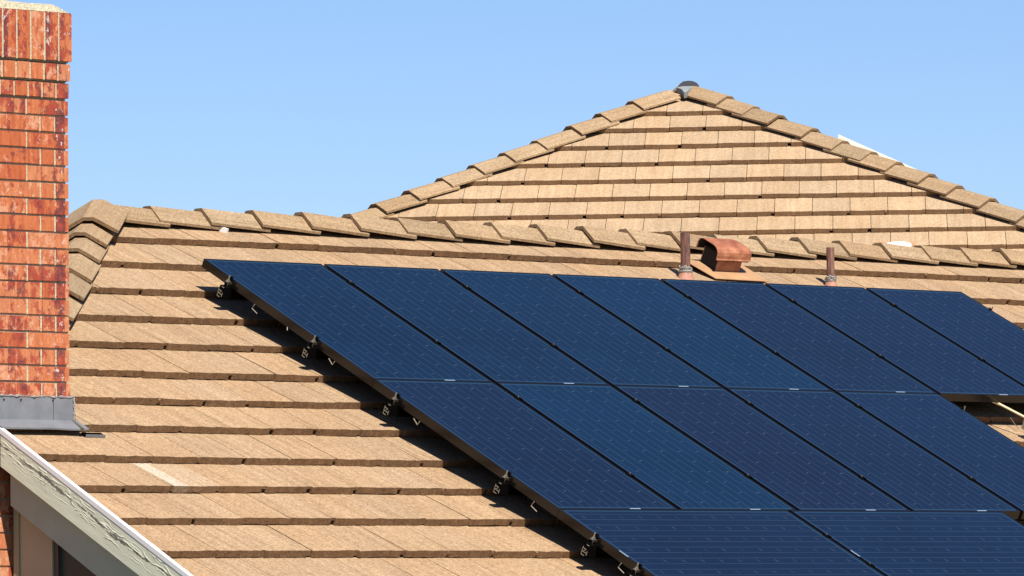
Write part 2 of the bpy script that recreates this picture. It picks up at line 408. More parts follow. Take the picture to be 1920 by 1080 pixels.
# underlay and the slopes that face away
zr = RF(0, VR).z; Yr = RF(0, VR).y
def P(fr, *a): return fr(*a)
u_ = -0.062
roof_o = roof.build('roof', M['tile'], None)
keep(house, roof_o)
back = MB()
bw = 0.07
RB = Frame(RF(0, VR), (1, 0, 0), (0, cs, -sn), (0, sn, cs))      # rear slope
bt = [0.36 * (i + 1) for i in range(17)]
tiled_face(back, RB, bt, offs, -2.5, 9.4, [(1, 0, 2.47), (1, cs, -UR), (-1, 0, 9.4), (0, 1, 0)], seg=1)
LB = Frame(RF(UR, VR), (0, 1, 0), (-cs, 0, -sn), (-sn, 0, cs))   # hipped left end
tiled_face(back, LB, bt[:8], offs, -2.9, 2.9, [(1, cs, 0), (-1, cs, 0), (0, -1, 2.76), (0, 1, 0)], seg=1)
rear = back.build('rear_roof_slopes', M['tile'], None); keep(house, rear)
ul = MB()
ul.face([RF(-2.46, 5.0, -0.085), RF(9.35, 5.0, -0.085), RF(9.35, VR, -0.085), RF(UR, VR, -0.085), RF(-2.46, 1.78, -0.085)])
ulo = ul.build('roof_underlay', M['felt'], None); keep(house, ulo)

# caps ---------------------------------------------------------------
def cap_run(mb, P0, d, b1, N1, b2, N2, tails_, spacing, length=0.42, hw=0.122, flip=1, vary=0.10, raise_t=0.036, raise_h=0.005):
    """P0 on the ridge line, d = direction from head to tail (tail = thick visible end)."""
    m = (N1 + N2).normalized()
    side = (b1 - b2).normalized()
    for s_t in tails_:
        dj = random.uniform(-0.009, 0.009); s = 1 + random.uniform(-vary, vary); w_ = random.uniform(-.03, .03)
        col = (s * (1 + w_), s, s * (1 - w_), 1)
        rt = raise_t + random.uniform(-0.008, 0.006)
        def section(pos, lift, hw_):
            c = P0 + d * pos + side * dj
            tipa = c + b1 * hw_ + N1 * (lift + 0.002); tipb = c + b2 * hw_ + N2 * (lift + 0.002)
            t1 = c + side * 0.030 + m * (lift + 0.030); t2 = c - side * 0.030 + m * (lift + 0.030)
            ma = tipa.lerp(t1, 0.22) + N1 * 0.0015
            mbp = tipb.lerp(t2, 0.22) + N2 * 0.0015
            outer = [tipa, ma, t1, t2, mbp, tipb]
            th_ = 0.019
            inner = [tipa - N1 * th_ * 0.8 , ma - N1 * th_, t1 - m * th_ - side * 0.006, t2 - m * th_ + side * 0.006, mbp - N2 * th_, tipb - N2 * th_ * 0.8]
            return outer, inner
        o0, i0 = section(s_t, rt, hw); o1, i1 = section(s_t - length, raise_h, hw + 0.004)
        cu = random.uniform(0, 20)
        for a in range(5):
            mb.face([o0[a], o0[a + 1], o1[a + 1], o1[a]], [(cu + a * .06, 0), (cu + a * .06 + .06, 0), (cu + a * .06 + .06, length), (cu + a * .06, length)], col)
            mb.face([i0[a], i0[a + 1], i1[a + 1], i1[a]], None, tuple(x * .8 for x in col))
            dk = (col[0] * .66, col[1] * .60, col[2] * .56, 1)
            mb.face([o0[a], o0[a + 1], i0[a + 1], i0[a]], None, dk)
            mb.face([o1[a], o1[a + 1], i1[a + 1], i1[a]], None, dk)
        for a in (0, 5):
            mb.face([o0[a], o1[a], i1[a], i0[a]], [(cu, 0), (cu, length), (cu + .02, length), (cu + .02, 0)], (col[0] * 1.1, col[1] * 1.08, col[2] * 1.05, 1))

rc = MB()
ts = [0.433 + 0.3525 * k for k in range(27)]
# head (low, right) ends at ts ; tail (left) end = head - length
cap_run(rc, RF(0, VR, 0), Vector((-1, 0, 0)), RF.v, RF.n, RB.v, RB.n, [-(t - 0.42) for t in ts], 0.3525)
rc_o = rc.build('ridge_cap', M['cap'], None); keep(roof_o, rc_o)
hc = MB()
hd = (RF(UR - cs, VR + 1) - RF(UR, VR)).normalized(); hl = 1 / (RF(UR - cs, VR + 1) - RF(UR, VR)).length
b1 = (RF.u - hd * RF.u.dot(hd)); b1 = (RF.n.cross(hd)); b1 = b1 if b1.dot(RF.u) > 0 else -b1
b2 = LB.n.cross(hd); b2 = b2 if b2.dot(Vector((-1, 0, 0))) > 0 else -b2
tips = [-0.70, -0.50, -0.29, -0.01, 0.26, 0.54, 0.80, 1.06, 1.32]
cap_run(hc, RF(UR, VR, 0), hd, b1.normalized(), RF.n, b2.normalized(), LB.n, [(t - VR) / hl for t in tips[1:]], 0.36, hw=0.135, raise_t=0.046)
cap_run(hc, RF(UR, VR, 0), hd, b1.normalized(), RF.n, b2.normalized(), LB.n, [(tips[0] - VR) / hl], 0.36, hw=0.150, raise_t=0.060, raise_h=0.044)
hc_o = hc.build('hip_cap', M['cap'], None); keep(roof_o, hc_o)
fl = MB()
fl.face([LB(0.02, 0.02, 0.045), LB(-0.10, 0.20, 0.02), LB(-0.30, 0.45, 0.01), LB(0.3, 0.45, 0.01), LB(0.12, 0.14, 0.03)])
flo = fl.build('ridge_flashing', M['lead'], None); keep(roof_o, flo)

# wing roof ----------------------------------------------------------
wing = MB()
wt = [0.517 + 0.3539 * k for k in range(-1, 11)]
wo = [0.06, 0.142, 0.172, 0.273, 0.104, 0.222, 0.057, 0.157, 0.028, 0.170, 0.08, 0.21]
tiled_face(wing, WF, wt, wo, -4.2, 4.2, [(0, 1, 0), (1, cs, 0), (-1, cs, 0)], gapf=lambda k, i: 0.0042, seg=3, vary=0.07)
wing.face([WF(0, 0, -0.09), WF(-cs * 4.4, 4.4, -0.09), WF(cs * 4.4, 4.4, -0.09)], None, (0.08, 0.08, 0.08, 1))
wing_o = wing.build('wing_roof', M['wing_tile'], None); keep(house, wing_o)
WL = Frame(WF.O, (q, q, 0), (-q * cs, q * cs, -sn), (-q * sn, q * sn, cs))     # faces away left
WR = Frame(WF.O, (-q, -q, 0), (q * cs, -q * cs, -sn), (q * sn, -q * sn, cs))   # faces right
wb = MB()
tiled_face(wb, WL, wt, wo, -4.4, 6.0, [(1, cs, 0), (-1, 0, 6.0), (0, 1, 0)], seg=1)
tiled_face(wb, WR, wt, wo, -6.0, 4.4, [(-1, cs, 0), (1, 0, 6.0), (0, 1, 0)], seg=1)
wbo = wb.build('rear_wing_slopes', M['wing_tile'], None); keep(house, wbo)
wc = MB()
for sgn, FB, bt, tl in ((-1, WL, None, [0.375, 0.645, 0.899, 1.183, 1.442, 1.689, 1.942, 2.205, 2.464, 2.72, 2.98, 3.24]),
                        (1, WR, None, [0.296, 0.526, 0.749, 1.033, 1.293, 1.538, 1.756, 2.03, 2.257, 2.523, 2.819, 3.08, 3.34])):
    e = WF(sgn * cs, 1) - WF.O; L1 = e.length; d = e.normalized()
    a1 = WF.n.cross(d); a1 = a1 if a1.dot(WF.v) > 0 else -a1
    a2 = FB.n.cross(d); a2 = a2 if a2.dot(WF.v) < 0 else -a2
    w_ = MB()
    cap_run(w_, WF.O, d, a1.normalized(), WF.n, a2.normalized(), FB.n, [(t + 0.085 - (0.0 if sgn < 0 else 0.0)) * L1 for t in tl], 0.35, hw=0.125)
    oo = w_.build('hip_cap', M['cap'], None); keep(wing_o, oo)
rr = MB()
cap_run(rr, WF.O + Vector((0, 0, 0.0)), Vector((-q, -q, 0)), WL.v, WL.n, WR.v, WR.n, [-0.10 - 0.35 * k for k in range(14)], 0.35)
oo = rr.build('ridge_cap', M['cap'], None); keep(wing_o, oo)
# grey mastic and the dark rolled underlay at the apex
ap = MB()
A0 = WF.O
for (pts, hh) in (([(-0.075, 0.10, .040), (-0.03, 0.075, .040), (0.07, 0.075, .040), (0.035, 0.16, .050), (0.012, 0.22, .050), (-0.010, 0.24, .050), (-0.030, 0.17, .050)], 0),):
    top = [WF(a, b, c) for a, b, c in pts]; bot = [WF(a, b, c - 0.05) for a, b, c in pts]
    ap.prism(top, bot)
oo = ap.build('mastic_patch', M['mastic'], None); keep(wing_o, oo)
dm = MB(); sec = []
for k in range(9):
    a = math.pi * k / 8
    sec.append((0.085 * math.cos(a), 0.055 * math.sin(a)))
s0 = [A0 + WF.u * (x + 0.02) + Vector((0, 0, -0.005 + z)) + Vector((q, q, 0)) * -0.05 for x, z in sec]
s1 = [A0 + WF.u * (x + 0.02) * 1.0 + Vector((0, 0, -0.005 + z)) + Vector((q, q, 0)) * 0.30 for x, z in sec]
dm.prism(s0, s1)
oo = dm.build('underlay_roll', simple('dark_bitumen', (0.04, 0.04, 0.05), 0.6), None); keep(wing_o, oo)

# walls ----------------------------------------------------------------
XG = -2.38
wl_ = MB(); GF = Frame((0, 0, 0), (1, 0, 0), (0, 1, 0), (0, 0, 1))
def zroof(y): return ZO + (-H + 0.443 * y) / 0.8965
ye = -4.0
wl_.box(GF, XG + 0.02, 9.1, ye, 5.2, 0, 2.4)
ww = WF(0, 3.4)
wall = wl_.build('wall', M['stucco'], None); keep(house, wall)
wv = MB()
W2 = Frame((WF.O.x, WF.O.y, 0), (q, -q, 0), (q, q, 0), (0, 0, 1))
wv.box(W2, -3.2, 3.2, -3.2, 6.0, 0, WF.O.z - 3.55 * sn)
oo = wv.build('wing_wall', M['stucco'], None); keep(house, oo)

# gable end under the rake: beige panel, olive trim, dark window
def gable_poly(mb, y0, y1, x, th, zb=2.2, drop=0.02):
    z0 = zroof(y0) - drop - 0.09; z1 = zroof(y1) - drop - 0.09
    mb.prism([(x, y0, zb), (x, y0, z0), (x, y1, z1), (x, y1, zb)], [(x + th, y0, zb), (x + th, y0, z0), (x + th, y1, z1), (x + th, y1, zb)])
gp = MB(); gable_poly(gp, -1.598, -1.853, XG, 0.05)
oo = gp.build('gable_panel', M['beige'], None); keep(house, oo)
gt = MB(); gable_poly(gt, -1.556, -1.598, XG - 0.008, 0.05)
oo = gt.build('corner_trim', M['olive'], None); keep(house, oo)
gw = MB(); gable_poly(gw, -1.853, -4.0, XG + 0.03, 0.03)
win = gw.build('window', M['dark'], None); keep(house, win)
gf_ = MB(); gable_poly(gf_, -1.853, -1.885, XG + 0.010, 0.02)
oo = gf_.build('window_frame', simple('dark_frame', (0.09, 0.085, 0.07), 0.5), None); keep(win, oo)

# rake: white drip edge, fascia, lower barge board -----------------------------------
UE = -2.524
dr = MB()
KF = RF
dr.box(KF, UE - 0.004, -2.503, 1.80, 5.05, -0.012, 0.004)
dr.box(KF, UE - 0.004, UE + 0.002, 1.80, 5.05, -0.018, -0.012)
drip = dr.build('drip_edge', M['white'], None, bevel=0.0015); keep(house, drip)
def board(name, mat, x0, x1, za, zb, y0=-1.62, y1=-4.5, n=60, wob=0.0, taper=0.0):
    """vertical board following the rake, za/zb measured down from the tile plane."""
    mb = MB()
    for i in range(n):
        ya = y0 + (y1 - y0) * i / n; yb = y0 + (y1 - y0) * (i + 1) / n
        def xx(y): return x0 + taper * (y - y0)
        A_ = [(xx(ya), ya, zroof(ya) - za), (xx(yb), yb, zroof(yb) - za), (xx(yb), yb, zroof(yb) - zb), (xx(ya), ya, zroof(ya) - zb)]
        B_ = [(x1, p[1], p[2]) for p in A_]
        La, Lb = abs(ya - y0) * 1.1, abs(yb - y0) * 1.1
        uvs = [(La, 0), (Lb, 0), (Lb, 1), (La, 1)]
        mb.face(A_, uvs); mb.face(B_, uvs)
        mb.face([A_[0], A_[1], B_[1], B_[0]]); mb.face([A_[3], A_[2], B_[2], B_[3]])
    oo = mb.build(name, mat, None, weld=True); keep(house, oo); return oo
UX = UE + DU
board('fascia_board', M['fascia'], UX - 0.002, UX + 0.045, 0.020, 0.176)
board('barge_board', M['sage'], UX + 0.056, UX + 0.09, 0.16, 0.362, taper=0.020)

# chimney ---------------------------------------------------------------------------
YC = -1.536
cbk = MB(); cmo = MB()
CF = Frame((0, YC, ZO), (1, 0, 0), (0, 1, 0), (0, 0, 1))
def bcol(): return (random.random(), random.random(), random.random(), 1)
XR = -2.036; XL = -3.05; DEP = 0.78
def brick(x0, x1, z0, z1, y0=0.0, y1=0.09):
    cbk.box(CF, x0, x1, y0 + random.uniform(-.0015, .0015), y1, z0, z1, bcol())
def ring_course(xr, yf, z0, z1, first, pitchy=0.255, w=0.09):
    """one course round the stack; first = list of brick lengths from the front right corner."""
    x = xr; i = 0
    while x > XL - 0.3:
        L_ = first[i] if i < len(first) else first[-1]
        brick(x - L_ + 0.0112, x, z0 + random.uniform(-.001, .001), z1 + random.uniform(-.0015, .001), yf, yf + w)
        cmo.box(CF, x - L_ - 0.0004, x - L_ + 0.0116, yf + 0.0035, yf + 0.05, z0 - 0.002, z1 + 0.001)
        x -= L_; i += 1
    y = yf + w + 0.009                                   # right flank
    while y < DEP:
        L_ = min(pitchy, DEP - y)
        cbk.box(CF, xr - w, xr + random.uniform(-.001, .001), y, y + L_ - 0.009, z0, z1, bcol()); y += L_
zt = 0.606
k = 0; z = zt
while z > -3.2:
    ln_ = [0.2535, 0.2555] if k % 2 == 0 else [0.0845, 0.0870, 0.2555]
    ring_course(XR + random.uniform(-.0015, .0015), 0.0, z - 0.0700, z, ln_)
    z -= 0.0803; k += 1
ring_course(-2.037, -0.008, 0.620, 0.690, [0.0805, 0.083])
ring_course(-2.036, -0.019, 0.704, 0.783, [0.0770, 0.083])
ring_course(-2.034, -0.032, 0.797, 1.030, [0.0830, 0.083])
stack = cbk.build('chimney', M['brick'], None, bevel=0.0022)
keep(roof_o, stack)
cmo.box(CF, XL - 0.2, XR - 0.010, 0.0100, DEP - 0.01, -4.9, 0.613)
cmo.box(CF, XL - 0.2, -2.049, 0.006, DEP, 0.613, 0.697)
cmo.box(CF, XL - 0.2, -2.048, -0.004, DEP + .01, 0.697, 0.789)
cmo.box(CF, XL - 0.2, -2.046, -0.016, DEP + .02, 0.789, 1.032)
mo = cmo.build('chimney_mortar', M['mortar'], None); keep(stack, mo); 
cr = MB()
prev = None
nx = 14
for i in range(nx):
    xa = -2.036 - 0.075 * i; xb = xa - 0.075
    def zt_(x): return 1.030 + 0.036 * min(1, (-2.032 - x) / 0.022) * (1 + 0.25 * (noise.noise(Vector((x * 9, 0, 0))))) + 0.0
    cr.prism([CF(xa, -0.030, 1.0305), CF(xa, 0.8, 1.0305), CF(xa, 0.78, zt_(xa) + .01), CF(xa, 0.02, zt_(xa) + 0.008), CF(xa, -0.018, zt_(xa) - 0.006)],
             [CF(xb, -0.030, 1.0305), CF(xb, 0.8, 1.0305), CF(xb, 0.78, zt_(xb) + .01), CF(xb, 0.02, zt_(xb) + 0.008), CF(xb, -0.018, zt_(xb) - 0.006)], caps=True)
cr.box(CF, XL, -2.352, 0.06, 0.6, 1.055, 1.16)
co = cr.build('mortar_crown', M['crown'], None, weld=True); keep(stack, co)
# lead flashing round its foot
lf = MB()
seg = 22
xs = [XL + (-2.019 - XL) * i / seg for i in range(seg + 1)]
rag = [random.uniform(-0.004, 0.006) for _ in xs]
zc = -0.944
for i in range(seg):
    a, b = xs[i], xs[i + 1]
    lf.face([CF(a, -0.010, -0.826 + rag[i]), CF(b, -0.010, -0.826 + rag[i + 1]), CF(b, -0.012, zc), CF(a, -0.012, zc)])
    lf.face([CF(a, -0.010, -0.826 + rag[i]), CF(b, -0.010, -0.826 + rag[i + 1]), CF(b, 0.006, -0.822 + rag[i + 1]), CF(a, 0.006, -0.822 + rag[i])])
lf.face([CF(-2.019, -0.011, -0.826), CF(-2.010, -0.012, zc + .01), CF(-2.010, 0.5, zc + .25), CF(-2.019, 0.5, -0.60)])
def rfp(u, v, n): return RF(u, v, n)
ua = [-2.52 + (0.50) * i / 12 for i in range(13)]
for i in range(12):
    a, b = ua[i], ua[i + 1]
    w0 = 0.010 + 0.004 * noise.noise(Vector((a * 6, 0, 0))); w1 = 0.010 + 0.004 * noise.noise(Vector((b * 6, 0, 0)))
    va = 1.906; lf.face([RF(a, 1.795, 0.016), RF(b, 1.795, 0.016), RF(b + (0.02 if i == 11 else 0), va, w1), RF(a, va, w0)])
    lf.face([RF(a, va, w0), RF(b + (0.02 if i == 11 else 0), va, w1), RF(b + (0.02 if i == 11 else 0), va + 0.002, w1 - 0.008), RF(a, va + 0.002, w0 - 0.008)])
lfo = lf.build('flashing', M['lead'], None); keep(stack, lfo)
tg = MB()
tg.box(RF, -2.050, -2.036, 1.79, 1.915, -0.002, 0.016)
tgo = tg.build('side_flashing', simple('weathered_olive_metal', (0.13, 0.115, 0.08), 0.6), None); keep(stack, tgo)
tg = MB(); tg.box(RF, -2.022, -1.905, 1.885, 1.922, -0.030, -0.020, mi=1); tg.box(RF, -2.022, -1.905, 1.922, 1.925, -0.034, -0.014)
tgo = tg.build('flashing_tongue', [M['lead'], M['dark_metal']], None); keep(stack, tgo)
nl = MB()
for x in (-2.435, -2.335, -2.145):
    nl.box(CF, x - 0.003, x + 0.003, -0.0155, -0.0125, -0.846, -0.838)
nl.box(CF, -2.1425, -2.1415, -0.0135, -0.0125, -0.935, -0.85)
nl.box(CF, -2.46, -2.04, -0.0135, -0.0125, -0.9445, -0.941)  # thin dark strip drawn along the crease in place of its shade
nlo = nl.build('nails_and_dark_lines', M['dark_metal'], None); keep(stack, nlo)
sl = MB()
bp_ = [CF(-2.46 + 0.022 * i, -0.012, -0.824 + random.uniform(-.003, .004)) for i in range(21)] + [CF(-2.019 + random.uniform(-.003, .004), -0.013, -0.83 - 0.0115 * i) for i in range(11)]
sl.tube(bp_, [random.uniform(0.0012, 0.0042) for _ in bp_], 6)
for i in range(26):
    x = random.uniform(-2.45, -2.03); s_ = random.choice((0.002, 0.003, 0.004, 0.010))
    c = CF(x, -0.012, -0.824 + random.uniform(-0.003, 0.003))
    sl.tube([c - Vector((s_ * 1.6, 0, 0)), c, c + Vector((s_ * 1.6, 0, random.uniform(-.003, .003)))], [0.002, s_ * 0.7, 0.002], 6)
for i in range(16):
    zz = -0.83 - 0.115 * i / 16; c = CF(-2.020 + random.uniform(-.004, .006), -0.014, zz)
    s_ = random.uniform(0.004, 0.008); sl.tube([c, c + Vector((random.uniform(-.006, .006), -0.003, -s_ * 2))], [s_ * .6, s_ * .4], 6)
slo = sl.build('sealant_bead', M['sealant'], None, smooth=True); keep(stack, slo)

# ---------------------------------------------------------------- solar panels
PW, PL, TK = 0.798, 1.553, 0.046
GU, GP = 0.0257, 1.556
NAVY = (0.0040, 0.0120, 0.031, 1); BLUE = (0.0026, 0.0180, 0.045, 1); MID = (0.0029, 0.0145, 0.037, 1)
def panel_meshes():
    root = empty('solar_panel')
    lf_ = Frame((0, 0, 0), (1, 0, 0), (0, -1, 0), (0, 0, 1))
    f = MB(); lip = 0.0100; w = 0.0025
    for (a, b, c, d) in ((0, PW, 0, w), (0, PW, PL - w, PL), (0, w, w, PL - w), (PW - w, PW, w, PL - w)):
        f.box(lf_, a, b, c, d, -TK, 0)
    for (a, b, c, d) in ((w, PW - w, w, lip), (w, PW - w, PL - lip, PL - w), (w, lip, lip, PL - lip), (PW - lip, PW - w, lip, PL - lip)):
        f.box(lf_, a, b, c, d, -0.006, -0.0004)
    for (a, b, c, d) in ((w, PW - w, w, 0.028), (w, PW - w, PL - 0.028, PL - w), (w, 0.028, 0.028, PL - 0.028), (PW - 0.028, PW - w, 0.028, PL - 0.028)):
        f.box(lf_, a, b, c, d, -TK + 0.0003, -TK + 0.002)
    fo = f.build('frame', M['black_frame'], root)
    g_ = MB(); g_.box(lf_, lip, PW - lip, lip, PL - lip, -0.0065, -0.0022)
    # uv in metres from the corner
    go = g_.build('glass', M['glass'], root)
    b_ = MB(); b_.box(lf_, lip, PW - lip, lip, PL - lip, -0.009, -0.0067); bo = b_.build('backsheet', M['dark_metal'], root)
    t_ = MB(); t_.box(lf_, 0.475, 0.545, PL - 0.0075, PL - 0.0008, -0.0003, 0.0006)
    to = t_.build('maker_tag', simple('tag_silver', (0.32, 0.42, 0.55), 0.3), root)
    return root
def copy_tree(o, parent=None):
    c = o.copy(); C.objects.link(c)
    if parent: c.parent = parent
    for ch in list(o.children): copy_tree(ch, c)
    return c
proto = panel_meshes()
first = True
ordn = ['first', 'second', 'third', 'fourth', 'fifth', 'sixth', 'seventh']
panels = {}
def put_panel(key, mat, label, color):
    global first
    o = proto if first else copy_tree(proto); first = False
    o.matrix_world = mat
    tag(o, label, 'solar panel', 'solar panels in three rows on the tiled roof')
    for ch in o.children:
        if ch.name.startswith('glass'): ch.color = color
    panels[key] = o
cols1 = [MID, (0.0029, .0150, .038, 1), (0.0028, .016, .040, 1), BLUE, NAVY, NAVY, NAVY]
lab1 = ['upright navy solar panel at the top left corner of the array, nearest the chimney',
        'second upright panel from the left in the top row',
        'third upright panel from the left in the top row',
        'brighter blue upright panel, fourth from the left in the top row',
        'upright panel below the hooded roof vent, fifth from the left in the top row',
        'sixth upright panel in the top row, just below the lone vent pipe on the right',
        'last upright panel at the right end of the top row']
for c_ in range(7): put_panel((0, c_), AF.mat(c_ * (PW + GU), 0, 0), lab1[c_], cols1[c_])
cols2 = [NAVY, BLUE, (0.0048, .0108, .029, 1), NAVY, (0.0040, .0130, .034, 1)]
lab2 = ['leftmost upright solar panel of the middle row, its black edge over the tile shadow',
        'brighter blue upright panel, second from the left in the middle row',
        'darkest upright panel, third from the left in the middle row',
        'fourth upright panel from the left in the middle row',
        'last upright panel of the middle row, beside the dark opening with bare tiles']
for c_ in range(5): put_panel((1, c_), AF.mat(c_ * (PW + GU), GP, 0), lab2[c_], cols2[c_])
for c_ in range(2):
    # turned a quarter so the long side runs along the ridge and the tagged end is on the left
    u0 = c_ * (PL + 0.020) + 0.0; v0 = 2 * GP
    Mx = AF.mat(u0 + PL, v0, 0) @ Matrix.Rotation(-math.pi / 2, 4, 'Z')
    put_panel((2, c_), Mx, ['sideways laid solar panel at the lower left end of the array, bottom row',
                            'sideways laid solar panel on the right of the bottom row'][c_], [(0.0042, .0122, .032, 1), (0.0040, .0130, .034, 1)][c_])

# mounting rails ---------------------------------------------------------------
rails = [(0.262, 5.80, 0), (1.045, 5.80, 0), (1.762, 4.13, 1), (2.702, 4.13, 1), (3.415, 3.16, 2), (3.755, 3.16, 2)]
rl = ['uppermost mounting rail, its end sticking out under the top row at the upper left',
      'second mounting rail from the top, its end showing halfway down the top row',
      'third mounting rail from the top, its end just under the middle row seam',
      'fourth mounting rail from the top, its end low under the middle row',
      'fifth mounting rail from the top, its end under the sideways panel',
      'lowest mounting rail, its end at the bottom edge of the photo']
def end_clamp(mb, u, v, sg):
    # sg=-1: on the left side of the array
    fr = AF
    a, b = sorted((u, u + sg * 0.030))
    mb.box(fr, a, b, v - 0.010, v + 0.010, -0.0215, -0.018)          # foot plate of the Z clamp
    a, b = sorted((u + sg * 0.0015, u + sg * 0.005))
    mb.box(fr, a, b, v - 0.010, v + 0.010, -0.018, 0.0035, mi=1)            # upright
    a, b = sorted((u + sg * 0.005, u - sg * 0.007))
    mb.box(fr, a, b, v - 0.010, v + 0.010, 0.0037, 0.0065, mi=1)            # lip over the frame
    a, b = sorted((u + sg * 0.027, u + sg * 0.030))
    mb.box(fr, a, b, v - 0.010, v + 0.010, -0.046, -0.0216, mi=1)
    mb.tube([fr(u + sg * 0.017, v, -0.046), fr(u + sg * 0.017, v, 0.016)], 0.0042, 8)
    mb.tube([fr(u + sg * 0.017, v, -0.018), fr(u + sg * 0.017, v, -0.010)], 0.010, 6)
for i, (v, ue, row) in enumerate(rails):
    root = empty('mounting_rail', AF.mat(0, v, -TK)); tag(root, rl[i], 'mounting rail', 'rails under the solar panels')
    b = MB(); b.box(AF, -0.047, ue + 0.02, v - 0.019, v + 0.019, -0.108, -0.0465)
    rb = b.build('rail', M['dark_metal'], None); keep(root, rb)
    e = MB(); u0, u1 = -0.0500, -0.0472
    def bar(v0, v1, n0, n1): e.box(AF, u0, u1, v + v0, v + v1, n0, n1)
    bar(-0.019, -0.0165, -0.108, -0.066); bar(0.0165, 0.019, -0.100, -0.078)
    bar(-0.0165, 0.004, -0.108, -0.1055); bar(-0.0165, 0.0165, -0.0915, -0.089)
    bar(-0.0165, 0.006, -0.074, -0.0715); bar(0.002, 0.019, -0.0500, -0.0475)
    for t_ in range(4): bar(-0.008 + t_ * 0.004, -0.0055 + t_ * 0.004, -0.0880 + t_ * 0.0035, -0.0845 + t_ * 0.0035)
    eo = e.build('rail_end', M['alu'], None); keep(root, eo)
    c_ = MB(); end_clamp(c_, 0.0, v, -1); co_ = c_.build('end_clamp', [M['clamp'], M['dark_metal']], None); keep(root, co_)
    c_ = MB(); end_clamp(c_, [5 * 0 + 7 * PW + 6 * GU, 5 * PW + 4 * GU, 2 * PL + 0.02][row], v, 1); co_ = c_.build('end_clamp', [M['clamp'], M['dark_metal']], None); keep(root, co_)
    n = [7, 5, 2][row]
    for j in range(1, n):
        uc = j * (PW + GU) - GU / 2 if row < 2 else j * (PL + 0.02) - 0.01
        m_ = MB(); m_.box(AF, uc - 0.017, uc + 0.017, v - 0.018, v + 0.018, 0.0008, 0.0035, mi=1)
        m_.tube([AF(uc, v - .004, -0.03), AF(uc, v - .004, 0.011)], 0.0038, 8)
        mo_ = m_.build('mid_clamp', [M['clamp'], M['dark_metal']], None); keep(root, mo_)
    for j in range(int(ue / 1.2) + 1):
        s_ = MB(); uu = 0.55 + j * 1.2
        s_.box(AF, uu - 0.02, uu + 0.02, v - 0.012, v + 0.05, -0.155, -0.1085)
        so_ = s_.build('standoff', M['dark_metal'], None); keep(root, so_)

# wire clips hanging from the frame edges
for (v, key, dz) in ((0.50, (0, 0), 1), (0.80, (0, 0), 0), (1.215, (0, 0), -1), (1.96, (1, 0), -1), (2.93, (1, 0), 1), (3.63, (2, 0), 1)):
    c_ = MB(); r = 0.0026
    if dz == 0:
        pts = [AF(-0.004, v, -0.045), AF(-0.006, v + 0.012, -0.058)]
    elif dz > 0:
        pts = [AF(-0.006, v + 0.006, -0.044), AF(-0.010, v - 0.002, -0.070), AF(-0.006, v + 0.044, -0.080)]
    else:
        pts = [AF(-0.008, v - 0.030, -0.052), AF(-0.010, v + 0.012, -0.068), AF(-0.006, v + 0.018, -0.046)]
    c_.tube(pts, r, 6)
    cc = c_.build('wire_clip', M['alu'], None); keep(panels[key], cc)

# ---------------------------------------------------------------- vents and pipes
def vent_pipe(u, v, top, r, label):
    base = RF(u, v, -0.005); root = empty('vent_pipe', Matrix.Translation(base)); tag(root, label, 'vent pipe', 'vent pipes standing behind the panels')
    Z = Vector((0, 0, 1)); p = MB()
    ns = 14
    rg = []
    for h_ in [0.0, top * 0.5, top]:
        rg.append(h_)
    p.tube([base + Z * 0.02, base + Z * top], r, 20, caps=False); p.tube([base + Z * top, base + Z * (top - 0.09)], r * 0.86, 20, caps=True)
    for k in range(20):
        a0, a1 = 2 * math.pi * k / 20, 2 * math.pi * (k + 1) / 20
        o_ = lambda a, rr_: base + Z * top + Vector((math.cos(a) * rr_, math.sin(a) * rr_, 0))
        p.face([o_(a0, r), o_(a1, r), o_(a1, r * .86), o_(a0, r * .86)])
    po = p.build('pipe', M['pipe'], None, weld=True); keep(root, po)
    c_ = MB(); pts = []; rads = []
    for k in range(6):
        pts.append(base + Z * (0.022 + 0.032 * k / 5)); rads.append(r * (1.42 + 0.18 * math.sin(k * 2.1)) - 0.001 * k)
    c_.tube(pts, rads, 14)
    for k in range(26):
        a = random.uniform(0, 6.28); h_ = random.uniform(0.018, 0.060)
        c = base + Z * h_ + Vector((math.cos(a), math.sin(a), 0)) * r * 1.25
        c_.tube([c, c + Vector((random.uniform(-.006, .006), random.uniform(-.006, .006), random.uniform(-.014, 0.004)))], [0.009, 0.005], 6)
    co_ = c_.build('sealant_collar', M['sealant'], None); keep(root, co_)
    f_ = MB()
    f_.tube([base - Z * 0.045, base + Z * 0.0, base + Z * 0.028], [r * 2.2, r * 1.6, r * 1.25], 18)
    fo_ = f_.build('base_cone', simple('pale_terracotta', (0.440, 0.208, 0.136), 0.7, 0, 30, 0.15), None); keep(root, fo_)
vent_pipe(3.955, -0.47, 0.253, 0.0285, 'rusty brown vent pipe left of the hooded roof vent')
vent_pipe(5.107, -0.43, 0.225, 0.0235, 'thinner rusty brown vent pipe standing alone at the right')

hv = empty('roof_vent', RF.mat(4.36, -0.57, 0)); tag(hv, 'rust brown hooded metal roof vent with its hood open at the dark left end, between the two pipes', 'roof vent')
b_ = MB(); VU0, VU1, VV0, VV1 = 4.262, 4.452, -0.70, -0.553
b_.box(RF, VU0, VU1, VV0, VV1, -0.03, 0.105); o = b_.build('duct', M['terracotta'], None, bevel=0.004); keep(hv, o)
b_ = MB(); b_.box(RF, VU0 - 0.003, VU0 - 0.0005, VV0 + 0.008, VV1 - 0.008, 0.004, 0.104); o = b_.build('duct_side_shade', M['inner_shade'], None); keep(hv, o)  # dark sheet over the duct's left face, painting the hood's shade
h_ = MB(); prof = []
V0, V1, NB, NT_ = -0.722, -0.530, 0.088, 0.158
prof = [(V0, NB), (V0 + 0.002, NT_ - 0.035), (V0 + 0.012, NT_ - 0.012), (V0 + 0.035, NT_)]
